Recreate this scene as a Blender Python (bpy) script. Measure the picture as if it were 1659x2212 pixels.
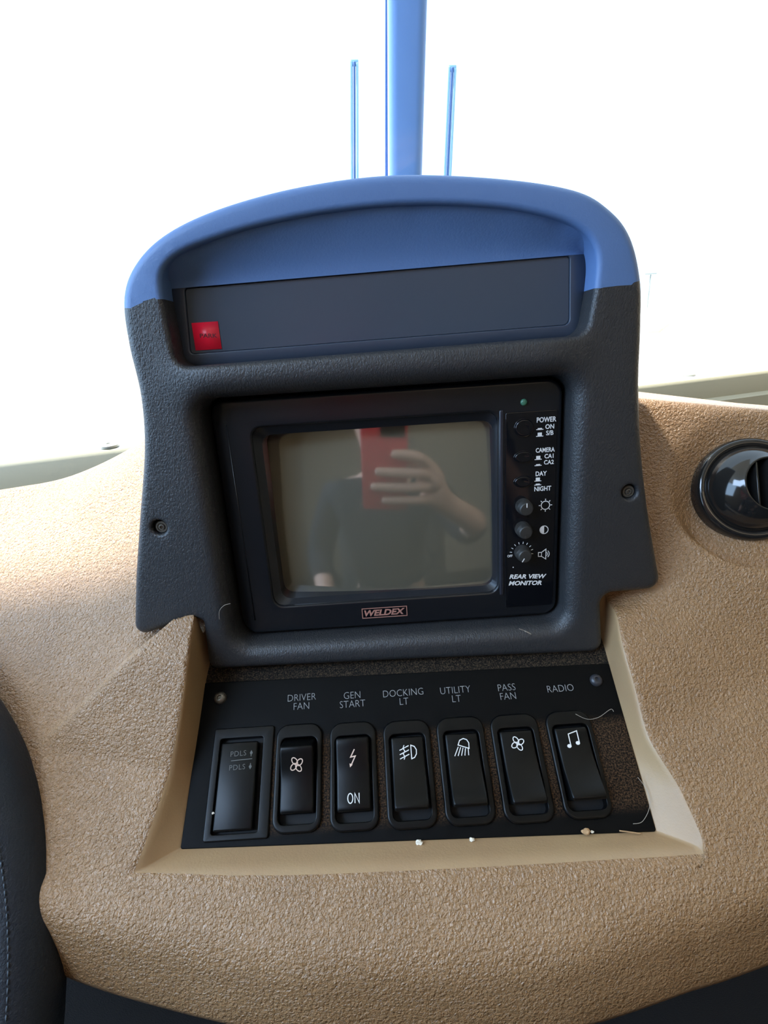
import bpy, bmesh, math, random
import numpy as np
from math import sin, cos, pi, radians, sqrt, atan2, exp
from mathutils import Vector, Matrix
from mathutils.geometry import delaunay_2d_cdt

for o in list(bpy.data.objects): bpy.data.objects.remove(o)
scn = bpy.context.scene
COL = scn.collection
random.seed(7)

# ------------------------------------------------------------------ camera
FPX, CX, CY, W, H = 1150.0, 829.5, 1106.0, 1659, 2212
CAM = Vector((0, 0, 1.25))
PITCH, ROLL = radians(21), radians(3.8)
fw = Vector((0, cos(PITCH), -sin(PITCH)))
r0 = Vector((1, 0, 0)); u0 = Vector((0, sin(PITCH), cos(PITCH)))
RT = cos(ROLL)*r0 - sin(ROLL)*u0
UP = sin(ROLL)*r0 + cos(ROLL)*u0
cd = bpy.data.cameras.new('camera'); cam = bpy.data.objects.new('camera', cd); COL.objects.link(cam)
cam.matrix_world = Matrix(((RT.x, UP.x, -fw.x, CAM.x), (RT.y, UP.y, -fw.y, CAM.y), (RT.z, UP.z, -fw.z, CAM.z), (0, 0, 0, 1)))
cd.sensor_fit = 'VERTICAL'; cd.sensor_height = 36.0; cd.lens = 36.0*FPX/H
cd.clip_start = 0.005; cd.clip_end = 500
scn.camera = cam

# ------------------------------------------------------------------ world, lights, exposure
wd = bpy.data.worlds.new('world'); scn.world = wd; wd.use_nodes = True
bg = wd.node_tree.nodes['Background']
bg.inputs['Color'].default_value = (0.66, 0.83, 1.0, 1); bg.inputs['Strength'].default_value = 2.4
sd = bpy.data.lights.new('sun', 'SUN'); sd.energy = 18.0; sd.angle = radians(2); sd.color = (1, .95, .86)
sun = bpy.data.objects.new('sun', sd); COL.objects.link(sun)
sun.rotation_euler = Vector((0.42, -0.150, -0.90)).to_track_quat('-Z', 'Y').to_euler()   # shines from the left, high

def area(name, loc, direction, sx, sy, power, color):
    l = bpy.data.lights.new(name, 'AREA'); l.shape = 'RECTANGLE'; l.size = sx; l.size_y = sy; l.energy = power; l.color = color
    o = bpy.data.objects.new(name, l); COL.objects.link(o); o.location = loc
    o.rotation_euler = Vector(direction).to_track_quat('-Z', 'Y').to_euler()
    return o
area('left_window_light', (-1.26, -0.02, 1.56), (1, 0, -0.2), 1.4, 0.8, 21, (0.38, 0.64, 1.0))
area('left_sheen_fill', (-0.75, -0.45, 1.97), (0.18, 0.12, -1), 0.6, 0.7, 25, (0.50, 0.70, 1.0))  # added area light, no hatch overhead, for bluish sheen on left dash
area('warm_right_fill', (0.45, -1.2, 1.96), (0, 0.25, -1), 0.9, 0.5, 4, (1.0, 0.78, 0.54))  # unseen fill light added to warm the right side

vs = scn.view_settings
vs.view_transform = 'Standard'; vs.look = 'None'; vs.exposure = 0.0; vs.gamma = 1.0; vs.use_curve_mapping = False

# ------------------------------------------------------------------ frames and pixel-to-place helpers
def ray(u, v): return fw + (u-CX)/FPX*RT - (v-CY)/FPX*UP
def hit(u, v, O, N):
    d = ray(u, v); return CAM + d*((O-CAM).dot(N)/d.dot(N))
t_ = radians(4.5); MX = Vector((1, 0, 0)); MU = Vector((0, sin(t_), cos(t_))); MN = Vector((0, -cos(t_), sin(t_)))
q_ = radians(35.6); PU = Vector((0, cos(q_), sin(q_))); PN = Vector((0, -sin(q_), cos(q_)))
MO = Vector((0.00149, 0.24609, 1.15935))        # centre of the monitor front
PO = Vector((0.00654, 0.22721, 1.07249))        # top of the switch panel, its middle
def frame(O, X, Y, Z): return Matrix(((X.x, Y.x, Z.x, O.x), (X.y, Y.y, Z.y, O.y), (X.z, Y.z, Z.z, O.z), (0, 0, 0, 1)))
MF = frame(MO, MX, MU, MN); PF = frame(PO, MX, PU, PN)
ZF = 12.0                                        # console face sits 12 mm in front of the monitor front

# ------------------------------------------------------------------ materials
def srgb(r, g, b):
    f = lambda c: (c/255/12.92) if c/255 <= .04045 else ((c/255+.055)/1.055)**2.4
    return (f(r), f(g), f(b), 1)
def mat(name, col, rough=.5, metal=0, spec=.5, coat=0, bump=None, mottle=None, emit=None, trans=0, wear=None):
    m = bpy.data.materials.new(name); m.use_nodes = True; nt = m.node_tree; N = nt.nodes; L = nt.links
    b = N['Principled BSDF']; b.inputs['Base Color'].default_value = col; b.inputs['Roughness'].default_value = rough
    b.inputs['Metallic'].default_value = metal; b.inputs['Specular IOR Level'].default_value = spec
    b.inputs['Coat Weight'].default_value = coat; b.inputs['Coat Roughness'].default_value = .06
    if emit: b.inputs['Emission Color'].default_value = emit[0]; b.inputs['Emission Strength'].default_value = emit[1]
    tc = N.new('ShaderNodeTexCoord')
    if bump:
        kind, sc, st, dist = bump[:4]
        mp = N.new('ShaderNodeMapping'); mp.inputs['Scale'].default_value = bump[4] if len(bump) > 4 else (1, 1, 1)
        L.new(tc.outputs['Object'], mp.inputs['Vector'])
        bp = N.new('ShaderNodeBump'); bp.inputs['Strength'].default_value = st; bp.inputs['Distance'].default_value = dist
        if kind == 'leather':
            wn = N.new('ShaderNodeTexNoise'); wn.inputs['Scale'].default_value = sc*.9; wn.inputs['Detail'].default_value = 2
            L.new(mp.outputs[0], wn.inputs['Vector'])
            vm = N.new('ShaderNodeVectorMath'); vm.operation = 'MULTIPLY_ADD'
            vm.inputs[1].default_value = (1.6/sc,)*3; L.new(wn.outputs['Color'], vm.inputs[0]); L.new(mp.outputs[0], vm.inputs[2])
            vo = N.new('ShaderNodeTexVoronoi'); vo.feature = 'SMOOTH_F1'; vo.inputs['Scale'].default_value = sc
            vo.inputs['Smoothness'].default_value = .6
            L.new(vm.outputs[0], vo.inputs['Vector'])
            n2 = N.new('ShaderNodeTexNoise'); n2.inputs['Scale'].default_value = sc*.95; n2.inputs['Detail'].default_value = 3
            n2.inputs['Distortion'].default_value = 1.6; L.new(mp.outputs[0], n2.inputs['Vector'])
            sub = N.new('ShaderNodeMath'); sub.operation = 'SUBTRACT'
            mu = N.new('ShaderNodeMath'); mu.operation = 'MULTIPLY'; mu.inputs[1].default_value = 1.3
            L.new(n2.outputs['Fac'], mu.inputs[0]); L.new(mu.outputs[0], sub.inputs[0]); L.new(vo.outputs['Distance'], sub.inputs[1])
            L.new(sub.outputs[0], bp.inputs['Height'])
        else:
            nn = N.new('ShaderNodeTexNoise'); nn.inputs['Scale'].default_value = sc; nn.inputs['Detail'].default_value = 4
            L.new(mp.outputs[0], nn.inputs['Vector']); L.new(nn.outputs['Fac'], bp.inputs['Height'])
        L.new(bp.outputs['Normal'], b.inputs['Normal'])
    if mottle:                                   # (second colour, scale, low, high)
        n = N.new('ShaderNodeTexNoise'); n.inputs['Scale'].default_value = mottle[1]; n.inputs['Detail'].default_value = 5
        L.new(tc.outputs['Object'], n.inputs['Vector'])
        mr = N.new('ShaderNodeMapRange'); mr.inputs[1].default_value = mottle[2]; mr.inputs[2].default_value = mottle[3]
        L.new(n.outputs['Fac'], mr.inputs[0])
        mx = N.new('ShaderNodeMix'); mx.data_type = 'RGBA'; mx.inputs['A'].default_value = col; mx.inputs['B'].default_value = mottle[0]
        L.new(mr.outputs[0], mx.inputs['Factor']); L.new(mx.outputs['Result'], b.inputs['Base Color'])
    return m

BEIGE = mat('beige_dash_vinyl', srgb(158, 121, 82), .34, spec=.85, coat=0, bump=('leather', 700, .85, .0008), mottle=(srgb(148, 112, 74), 35, .4, .75))
BEIGEW = mat('beige_recess_vinyl', srgb(166, 134, 98), .42, spec=.5, bump=('leather', 900, .12, .0004), mottle=(srgb(170, 140, 102), 40, .4, .75))
CHAR = mat('charcoal_grained_vinyl', srgb(48, 49, 51), .40, spec=.5, bump=('leather', 800, .40, .0005, (1.6, 1, 1)))
HOOD = mat('hood_vinyl_blue_glare', srgb(88, 120, 168), .5, spec=.5, bump=('leather', 900, .10, .0004))  # veiling blue glare put into the hood colour; the plastic is charcoal
POST = mat('post_blue_haze', srgb(100, 138, 194), .5, bump=('noise', 500, .05, .0003))  # dark post; the bluish haze over it is mixed into this colour
GASK = mat('window_gasket_rubber', srgb(70, 104, 160), .6)  # rubber tinted blue to carry the same haze
WIPE = mat('wiper_blue_glare', srgb(150, 196, 238), .5)  # blue windscreen glare put into the wiper colour
MONB = mat('monitor_black_plastic', srgb(22, 24, 28), .3, spec=.45, bump=('noise', 1500, .05, .0002))
GLOSS = mat('gloss_black_plastic', srgb(14, 15, 19), .08, spec=.5)
KNOB = mat('knob_black_plastic', srgb(50, 48, 45), .45)
BLACK = mat('switch_black_plastic', srgb(7, 7, 7), .33, spec=.22, bump=('noise', 1800, .06, .0002))
PITB = mat('switch_well_black', srgb(6, 6, 7), .7)
WHITE = mat('white_print', srgb(232, 230, 226), .6)
GREYP = mat('grey_print', srgb(150, 150, 150), .6)
DIMP = mat('dim_print', srgb(96, 96, 92), .6)
SILV = mat('silver_logo', srgb(205, 150, 135), .35, metal=.4)
SCREW = mat('dark_screw_steel', srgb(120, 116, 108), .38, metal=.7)
SCRB = mat('black_screw', srgb(60, 60, 64), .35, metal=.3)
CRT = mat('crt_glass', srgb(100, 96, 82), .05, spec=.9, coat=1.0)
CRT.node_tree.nodes['Principled BSDF'].inputs['IOR'].default_value = 1.9
CRT.node_tree.nodes['Principled BSDF'].inputs['Coat IOR'].default_value = 1.8
LENS = mat('smoked_gauge_lens', srgb(62, 72, 86), .30, spec=.5)
DARKF = mat('dark_floor_carpet', srgb(30, 30, 32), .9, bump=('noise', 600, .4, .002))
HAIR = mat('pale_hair', srgb(170, 160, 145), .5)
CRUMB = mat('crumb', srgb(225, 215, 195), .8)
CRUMBT = mat('crumb_tan', srgb(176, 140, 100), .8)
GREENL = mat('green_led', srgb(70, 120, 95), .2)
REDL = mat('red_park_lens', srgb(170, 36, 56), .35, emit=(srgb(225, 30, 60), .15), mottle=(srgb(215, 24, 52), 70, .35, .65))
REDT = mat('park_print', srgb(95, 20, 32), .6)
WHEEL = mat('wheel_leather', srgb(17, 24, 33), .5, spec=.4, bump=('leather', 900, .35, .0004))
STITCH = mat('stitch_thread', srgb(70, 78, 86), .7)
CREAM = mat('cabin_cream', srgb(168, 150, 124), .7)
WOODC = mat('cabin_ceiling', srgb(214, 206, 192), .8)
SILL = mat('sill_greige', srgb(176, 170, 146), .5, bump=('noise', 300, .1, .0005))
LEDGE = mat('pale_window_ledge', srgb(236, 236, 230), .5)
CAPM = mat('bolt_cap_grey', srgb(150, 150, 140), .5)
VENTM = mat('vent_gloss_black', srgb(30, 29, 28), .10, spec=.6)
VENTD = mat('vent_inside', srgb(8, 9, 12), .5)
GLASSP = bpy.data.materials.new('windscreen_glass'); GLASSP.use_nodes = True
_n = GLASSP.node_tree.nodes; _l = GLASSP.node_tree.links; _n.remove(_n['Principled BSDF'])
_t = _n.new('ShaderNodeBsdfTransparent'); _t.inputs[0].default_value = (.95, .98, 1, 1); _g = _n.new('ShaderNodeBsdfGlossy'); _g.inputs['Roughness'].default_value = .02
_m = _n.new('ShaderNodeMixShader'); _m.inputs[0].default_value = .04
_l.new(_t.outputs[0], _m.inputs[1]); _l.new(_g.outputs[0], _m.inputs[2]); _l.new(_m.outputs[0], _n['Material Output'].inputs[0])

def dusty(name, base, dustc, scale, lo, hi, rough=.45, box=None):
    """black plastic with dust; box = (x0,x1,y0,y1) metres in object space where the dust has settled"""
    m = mat(name, base, rough, spec=.12); nt = m.node_tree; N = nt.nodes; L = nt.links; b = N['Principled BSDF']
    tc = N.new('ShaderNodeTexCoord'); n = N.new('ShaderNodeTexNoise'); n.inputs['Scale'].default_value = scale
    n.inputs['Detail'].default_value = 8; n.inputs['Roughness'].default_value = .75; L.new(tc.outputs['Object'], n.inputs['Vector'])
    mr = N.new('ShaderNodeMapRange'); mr.inputs[1].default_value = lo; mr.inputs[2].default_value = hi; L.new(n.outputs['Fac'], mr.inputs[0])
    fac = mr.outputs[0]
    if box:
        sx = N.new('ShaderNodeSeparateXYZ'); L.new(tc.outputs['Object'], sx.inputs[0])
        for ax, (a, c) in (('X', box[0:2]), ('Y', box[2:4])):
            for s, e in ((a, .005), (c, -.005)):
                r = N.new('ShaderNodeMapRange'); r.inputs[1].default_value = s; r.inputs[2].default_value = s+e; L.new(sx.outputs[ax], r.inputs[0])
                mu = N.new('ShaderNodeMath'); mu.operation = 'MULTIPLY'; L.new(fac, mu.inputs[0]); L.new(r.outputs[0], mu.inputs[1]); fac = mu.outputs[0]
    mx = N.new('ShaderNodeMix'); mx.data_type = 'RGBA'; mx.inputs['A'].default_value = base; mx.inputs['B'].default_value = dustc
    L.new(fac, mx.inputs['Factor']); L.new(mx.outputs['Result'], b.inputs['Base Color'])
    r2 = N.new('ShaderNodeMapRange'); r2.inputs[3].default_value = rough; r2.inputs[4].default_value = .95; L.new(fac, r2.inputs[0]); L.new(r2.outputs[0], b.inputs['Roughness'])
    return m
PLATE = dusty('switch_plate_black', srgb(5, 5, 5), srgb(98, 74, 52), 1300, .46, .64, .55, (-.072, .110, -.069, -.026))
DUST = dusty('dusty_ledge', srgb(16, 14, 13), srgb(104, 88, 68), 1600, .48, .72, .7)

# ------------------------------------------------------------------ mesh helpers (mm in, metres out)
def finish(bm, name, m, parent=None, mw=None, smooth=True, sharp=None, scale=.001):
    bmesh.ops.remove_doubles(bm, verts=bm.verts, dist=1e-5)
    bmesh.ops.recalc_face_normals(bm, faces=bm.faces)
    bm.transform(Matrix.Scale(scale, 4))
    me = bpy.data.meshes.new(name); bm.to_mesh(me); bm.free()
    for p in me.polygons: p.use_smooth = smooth
    if smooth and sharp: me.set_sharp_from_angle(angle=radians(sharp))
    if isinstance(m, (list, tuple)):
        for k in m: me.materials.append(k)
    else: me.materials.append(m)
    o = bpy.data.objects.new(name, me); COL.objects.link(o)
    if parent: o.parent = parent
    if mw is not None: o.matrix_world = mw if not parent else parent.matrix_world @ mw
    return o
def tag(o, label=None, cat=None, group=None, kind=None):
    if label: o['label'] = label
    if cat: o['category'] = cat
    if group: o['group'] = group
    if kind: o['kind'] = kind
    return o
def empty(name, mw, label, cat, group=None):
    o = bpy.data.objects.new(name, None); COL.objects.link(o); o.matrix_world = mw; o.empty_display_size = .02
    return tag(o, label, cat, group)
def T(x, y, z=0): return Matrix.Translation((x*.001, y*.001, z*.001))

def rpoly(pts, step=2.0, seg=7):
    """closed polygon [(x,y,r)] -> rounded, evenly sampled loop, counter-clockwise"""
    n = len(pts); out = []
    for i in range(n):
        p = Vector(pts[i][:2]); r = pts[i][2]; a = Vector(pts[i-1][:2]); b = Vector(pts[(i+1) % n][:2])
        d1 = (a-p).normalized(); d2 = (b-p).normalized(); ang = d1.angle(d2)
        if r <= 0 or ang > pi-.02: out.append([p]); continue
        tl = min(r/math.tan(ang/2), .49*(a-p).length, .49*(b-p).length); rr = tl*math.tan(ang/2)
        c = p + (d1+d2).normalized()*(rr/sin(ang/2)); s = p+d1*tl; e = p+d2*tl
        a0 = atan2(s.y-c.y, s.x-c.x); a1 = atan2(e.y-c.y, e.x-c.x); da = (a1-a0+pi) % (2*pi)-pi
        out.append([c+Vector((cos(a0+da*k/seg), sin(a0+da*k/seg)))*rr for k in range(seg+1)])
    res = []
    for i in range(n):
        res += out[i]; a = out[i][-1]; b = out[(i+1) % n][0]; m = int((b-a).length/step)
        for k in range(1, m): res.append(a.lerp(b, k/m))
    area_ = sum(res[i-1].x*res[i].y-res[i].x*res[i-1].y for i in range(len(res)))
    return res if area_ > 0 else res[::-1]
def rrect(x0, x1, y0, y1, r, step=2.0, seg=7): return rpoly([(x0, y0, r), (x1, y0, r), (x1, y1, r), (x0, y1, r)], step, seg)
def ellipse(cx, cy, rx, ry, n=40): return [Vector((cx+rx*cos(2*pi*k/n), cy+ry*sin(2*pi*k/n))) for k in range(n)]
def normals(loop):
    n = len(loop); out = []
    for i in range(n):
        t = (loop[(i+1) % n]-loop[i-1]).normalized(); out.append(Vector((t.y, -t.x)))
    return out                                   # outward for ccw
def inside(p, loop):
    c = False; j = len(loop)-1
    for i in range(len(loop)):
        a, b = loop[i], loop[j]
        if (a.y > p[1]) != (b.y > p[1]) and p[0] < (b.x-a.x)*(p[1]-a.y)/(b.y-a.y)+a.x: c = not c
        j = i
    return c
def edge_rings(bm, loop, f, z0, wall, outward, warp, seg=6):
    """fillet from the flat face down to the wall; returns the flat-side ring coordinates"""
    nr = normals(loop); sgn = 1 if outward else -1; rings = []
    prof = [(f*(1-sin(a)), f*(1-cos(a))) for a in [pi/2*k/seg for k in range(seg+1)]] if f > 0 else [(0, 0)]
    if wall > f: prof.append((0, wall))
    for ins, dz in prof:
        rings.append([bm.verts.new(warp(p.x-sgn*n.x*ins, p.y-sgn*n.y*ins, z0-dz)) for p, n in zip(loop, nr)])
    m = len(loop)
    for a, b in zip(rings, rings[1:]):
        for i in range(m):
            bm.faces.new((a[i], a[(i+1) % m], b[(i+1) % m], b[i]) if outward else (a[(i+1) % m], a[i], b[i], b[(i+1) % m]))
    flat = [Vector((p.x-sgn*n.x*prof[0][0], p.y-sgn*n.y*prof[0][0])) for p, n in zip(loop, nr)]
    return flat
def plate(bm, outer, f_out, wall_out, z0, holes=(), grid=6.0, warp=lambda x, y, z: (x, y, z), back=False, seams=()):
    """holes: (loop, fillet, wall depth)"""
    loops = [edge_rings(bm, outer, f_out, z0, wall_out, True, warp)]
    for h, f, w in holes: loops.append(edge_rings(bm, h, f, z0, w, False, warp))
    vs_, es = [], []
    for lp in loops:
        s = len(vs_); vs_ += [p.copy() for p in lp]; es += [(s+i, s+(i+1) % len(lp)) for i in range(len(lp))]
    for sm_ in seams:
        s = len(vs_); vs_ += [Vector(p) for p in sm_]; es += [(s+i, s+i+1) for i in range(len(sm_)-1)]
    if grid:
        xs = [p.x for p in loops[0]]; ys = [p.y for p in loops[0]]
        gx = np.arange(min(xs)+grid/2, max(xs), grid); gy = np.arange(min(ys)+grid/2, max(ys), grid)
        ring = [(p.x, p.y) for lp in loops for p in lp]; ra = np.array(ring)
        for x in gx:
            for y in gy:
                if inside((x, y), loops[0]) and not any(inside((x, y), h) for h in loops[1:]) and np.min((ra[:, 0]-x)**2+(ra[:, 1]-y)**2) > (grid*.45)**2:
                    vs_.append(Vector((x, y)))
    ov, oe, of = delaunay_2d_cdt(vs_, es, [], 0, 1e-4)[:3]
    bv = [bm.verts.new(warp(p.x, p.y, z0)) for p in ov]
    for t in of:
        c = ((ov[t[0]].x+ov[t[1]].x+ov[t[2]].x)/3, (ov[t[0]].y+ov[t[1]].y+ov[t[2]].y)/3)
        if inside(c, loops[0]) and not any(inside(c, h) for h in loops[1:]): bm.faces.new([bv[k] for k in t])
    if back:
        ring = [bm.verts.new(warp(p.x, p.y, z0-wall_out)) for p in outer]; bm.faces.new(ring[::-1])
    for v in [v for v in bm.verts if not v.link_faces]: bm.verts.remove(v)
def box(bm, x0, x1, y0, y1, z0, z1, bev=0, seg=2):
    vs = [bm.verts.new(p) for p in ((x0, y0, z0), (x1, y0, z0), (x1, y1, z0), (x0, y1, z0), (x0, y0, z1), (x1, y0, z1), (x1, y1, z1), (x0, y1, z1))]
    fs = [bm.faces.new([vs[i] for i in f]) for f in ((3, 2, 1, 0), (4, 5, 6, 7), (0, 1, 5, 4), (1, 2, 6, 5), (2, 3, 7, 6), (3, 0, 4, 7))]
    if bev: bmesh.ops.bevel(bm, geom=list({e for f in fs for e in f.edges}), offset=bev, segments=seg, profile=.5, affect='EDGES')
def lathe(bm, prof, n=48, cx=0, cy=0, cap=True):
    rings = [[bm.verts.new((cx+r*cos(2*pi*k/n), cy+r*sin(2*pi*k/n), z)) for k in range(n)] for r, z in prof]
    for a, b in zip(rings, rings[1:]):
        for k in range(n): bm.faces.new((a[k], a[(k+1) % n], b[(k+1) % n], b[k]))
    if cap:
        bm.faces.new(rings[-1]); 
    return rings
def tube(bm, pts, r, n=8, closed=False, cap=True):
    pts = [Vector(p) for p in pts]; m = len(pts); rings = []
    rs = r if isinstance(r, (list, tuple)) else [r]*m; ref = Vector((0, 0, 1))
    for i in range(m):
        a = pts[i-1] if (i or closed) else pts[0]; b = pts[(i+1) % m] if (i < m-1 or closed) else pts[-1]
        t = (b-a).normalized()
        if abs(t.dot(ref)) > .95: ref = Vector((1, 0, 0)) if abs(t.x) < .9 else Vector((0, 1, 0))
        x = t.cross(ref).normalized(); y = x.cross(t); ref = y
        rings.append([bm.verts.new(pts[i]+(x*cos(2*pi*k/n)+y*sin(2*pi*k/n))*rs[i]) for k in range(n)])
    for i in range(m if closed else m-1):
        a, b = rings[i], rings[(i+1) % m]
        for k in range(n): bm.faces.new((a[k], a[(k+1) % n], b[(k+1) % n], b[k]))
    if cap and not closed: bm.faces.new(rings[0][::-1]); bm.faces.new(rings[-1])
def stroke(bm, pts, w, z=0, h=.12, closed=False):
    """flat printed line: mitred ribbon with a little thickness"""
    P = [Vector(p) for p in pts]; n = len(P); L_, R_ = [], []
    for i in range(n):
        a = P[i-1] if (i or closed) else P[0]; b = P[(i+1) % n] if (i < n-1 or closed) else P[-1]
        d1 = (P[i]-a); d2 = (b-P[i])
        d1 = d1.normalized() if d1.length > 1e-6 else d2.normalized(); d2 = d2.normalized() if d2.length > 1e-6 else d1
        t = (d1+d2); t = t.normalized() if t.length > 1e-3 else d1; nn = Vector((-t.y, t.x)); k = w/2/max(.45, nn.dot(Vector((-d1.y, d1.x))))
        L_.append(P[i]+nn*k); R_.append(P[i]-nn*k)
    tv = [[bm.verts.new((p.x, p.y, z+h)) for p in s] for s in (L_, R_)]; bv = [[bm.verts.new((p.x, p.y, z)) for p in s] for s in (L_, R_)]
    for i in range(n if closed else n-1):
        j = (i+1) % n
        bm.faces.new((tv[1][i], tv[1][j], tv[0][j], tv[0][i])); bm.faces.new((bv[1][j], bv[1][i], tv[1][i], tv[1][j])[::-1]) ; bm.faces.new((tv[0][i], tv[0][j], bv[0][j], bv[0][i]))
    if not closed:
        bm.faces.new((tv[0][0], tv[1][0], bv[1][0], bv[0][0])); bm.faces.new((tv[1][-1], tv[0][-1], bv[0][-1], bv[1][-1]))
def blob(bm, loop, z=0, h=.12):
    t = [bm.verts.new((p[0], p[1], z+h)) for p in loop]; b = [bm.verts.new((p[0], p[1], z)) for p in loop]; n = len(loop)
    bm.faces.new(t)
    for i in range(n): bm.faces.new((b[i], b[(i+1) % n], t[(i+1) % n], t[i]))

def text(body, size, cx, cy, z, m, parent, name='lettering', sx=1.0, rot=0, bold=0, shear=0, align='CENTER', mw=None, spacing=1.0, label=None, cap=True):
    """size = cap height in mm; cx,cy = centre of the text"""
    c = bpy.data.curves.new(name, 'FONT'); c.body = body; c.size = 1; c.align_x = align; c.align_y = 'CENTER'
    c.extrude = .015; c.offset = bold; c.shear = shear; c.space_character = spacing; c.space_line = .86; c.resolution_u = 3
    o = bpy.data.objects.new('tmp', c); COL.objects.link(o)
    dg = bpy.context.evaluated_depsgraph_get(); me = bpy.data.meshes.new_from_object(o.evaluated_get(dg)); bpy.data.objects.remove(o)
    xs = [v.co.x for v in me.vertices]; ys = [v.co.y for v in me.vertices]
    lines = body.count('\n')+1; hh = max(ys)-min(ys); capn = .69
    k = size/capn*.001
    ox = (max(xs)+min(xs))/2 if align == 'CENTER' else min(xs); oy = (max(ys)+min(ys))/2
    me.transform(Matrix.Diagonal((k*sx, k, k, 1)) @ Matrix.Translation((-ox, -oy, 0)))
    me.name = name; me.materials.clear(); me.materials.append(m)
    o = bpy.data.objects.new(name, me); COL.objects.link(o); o.parent = parent
    base = mw if mw is not None else parent.matrix_world
    o.matrix_world = base @ T(cx, cy, z+.02) @ Matrix.Rotation(radians(rot), 4, 'Z')
    if label: o['label'] = label
    return o

# ================================================================== SETTING: cabin shell
def wbox(name, x0, x1, y0, y1, z0, z1, m, mw=None, parent=None):
    bm = bmesh.new(); box(bm, x0, x1, y0, y1, z0, z1)
    o = finish(bm, name, m, parent, mw, smooth=False, scale=1.0)
    if not parent: tag(o, kind='structure')
    return o
wbox('floor', -1.4, 1.6, -2.6, 1.2, -.05, 0, DARKF)
wbox('ceiling', -1.4, 1.6, -2.6, .42, 2.0, 2.05, WOODC)
wbox('wall_back', -1.4, 1.6, -2.65, -2.6, 0, 2.0, CREAM)
wbox('wall_right', 1.55, 1.6, -2.6, 1.2, 0, 2.0, CREAM)
# left wall with a side window opening
bm = bmesh.new()
box(bm, -1.35, -1.3, -2.6, 1.0, 0, 1.14); box(bm, -1.35, -1.3, -2.6, 1.0, 1.97, 2.0)
box(bm, -1.35, -1.3, -2.6, -.74, 1.14, 1.97); box(bm, -1.35, -1.3, .72, 1.0, 1.14, 1.97)
tag(finish(bm, 'wall_left', CREAM, smooth=False, scale=1.0), kind='structure')

# windscreen sill: straight line receding to the right
SD = Vector((cos(radians(15.6)), sin(radians(15.6)), 0)); SN = Vector((sin(radians(15.6)), -cos(radians(15.6)), 0))
S0 = Vector((0, .60, 0))
pL = hit(0, 1005, S0, SN); pR = hit(1659, 800, S0, SN)
SZ = (pL.z+pR.z)/2
print('sill z', pL, pR)
SF = frame(Vector((0, .60, SZ)), SD, -SN, Vector((0, 0, 1)))          # x along, y outward, z up
bm = bmesh.new()
prof = [(-.002, -.14), (-.002, -.10), (.004, -.092), (.004, -.060), (-.004, -.055), (-.004, -.032), (.003, -.028), (.003, -.004), (.006, 0), (.010, .0)]
A = [bm.verts.new((-1.6, y, z)) for y, z in prof]; B = [bm.verts.new((2.0, y, z)) for y, z in prof]
for i in range(len(prof)-1): bm.faces.new((A[i], B[i], B[i+1], A[i+1]))
tag(finish(bm, 'trim_1', SILL, mw=SF, scale=1.0, sharp=40), kind='structure')
bm = bmesh.new(); box(bm, -1.6, 2.0, .010, .11, -.02, .0005, .003)
tag(finish(bm, 'trim_2', LEDGE, mw=SF, scale=1.0), kind='structure')
def on_sill(u, v, z=SZ):
    return hit(u, v, Vector((0, 0, z)), Vector((0, 0, 1)))
for u, v, lab in ((237, 965, 'grey bolt cap on the pale windscreen ledge left of the console'), (1487, 811, 'grey bolt cap on the pale windscreen ledge right of the console')):
    p = on_sill(u, v, SZ+.001); bm = bmesh.new()
    lathe(bm, [(9, 0), (9, 2), (7, 3.2), (3.0, 3.6), (2.6, 2.6)], 24)
    tag(finish(bm, 'bolt_cap', CAPM, mw=Matrix.Translation(p), sharp=40), lab, 'bolt', 'bolt caps on the windscreen ledge')

wbox('wall_front', -1.4, 1.6, .30, .33, 0, .98, DARKF)
wbox('trim_3', -1.4, 1.6, .30, .80, .97, .99, DARKF)
# windscreen post, gasket, glass
WN = None
def raked(u, v, dep):  # point at a given camera depth
    d = ray(u, v); return CAM+d*dep
def post(name, tl, tr, bl, br, dt, db, thick, m, ext=.6):
    """rounded bar between a bottom pair and a top pair of pixels at true distances, extended upward"""
    a, b, c, d = raked(*bl, db), raked(*br, db), raked(*tl, dt), raked(*tr, dt)
    up = (c-a); rt = (b-a).normalized(); nn = rt.cross(up).normalized()
    bm = bmesh.new(); rings = []
    for s in (-.55, 0, .5, 1, 1+ext):
        l = a+(c-a)*s; r = b+(d-b)*s; w = (r-l).length; x = (r-l).normalized(); lp = rrect(0, w*1000, -thick, 0, min(thick*.42, w*420), 8, 6)
        rings.append([bm.verts.new(l+x*(p.x*.001)-nn*(p.y*.001)) for p in lp])
    for p, q in zip(rings, rings[1:]):
        for i in range(len(p)): bm.faces.new((p[i], p[(i+1) % len(p)], q[(i+1) % len(p)], q[i]))
    bm.faces.new(rings[0][::-1]); bm.faces.new(rings[-1])
    return finish(bm, name, m, scale=1.0, sharp=50)
pst = tag(post('windscreen_post', (838, 0), (921, 0), (841, 376), (910, 376), .56, .64, 24, POST), 'upright post coloured with blue haze dividing the windscreen above the console hood', 'window post')
gk = post('gasket', (832, 0), (836.5, 0), (831.5, 378), (838, 378), .585, .655, 6, GASK)
gk.parent = pst; gk['label'] = 'dark rubber strip along the left edge'
# glass pane, just outside the post
bm = bmesh.new()
g0 = SF @ Vector((-1.6, .105, .0)); g1 = SF @ Vector((2.0, .105, .0)); up = Vector((0, -.42, 1)); 
q = [g0, g1, g1+up*.95, g0+up*.95]
bm.faces.new([bm.verts.new(p) for p in q])
tag(finish(bm, 'window_1', GLASSP, smooth=False, scale=1.0), kind='structure')

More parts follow.
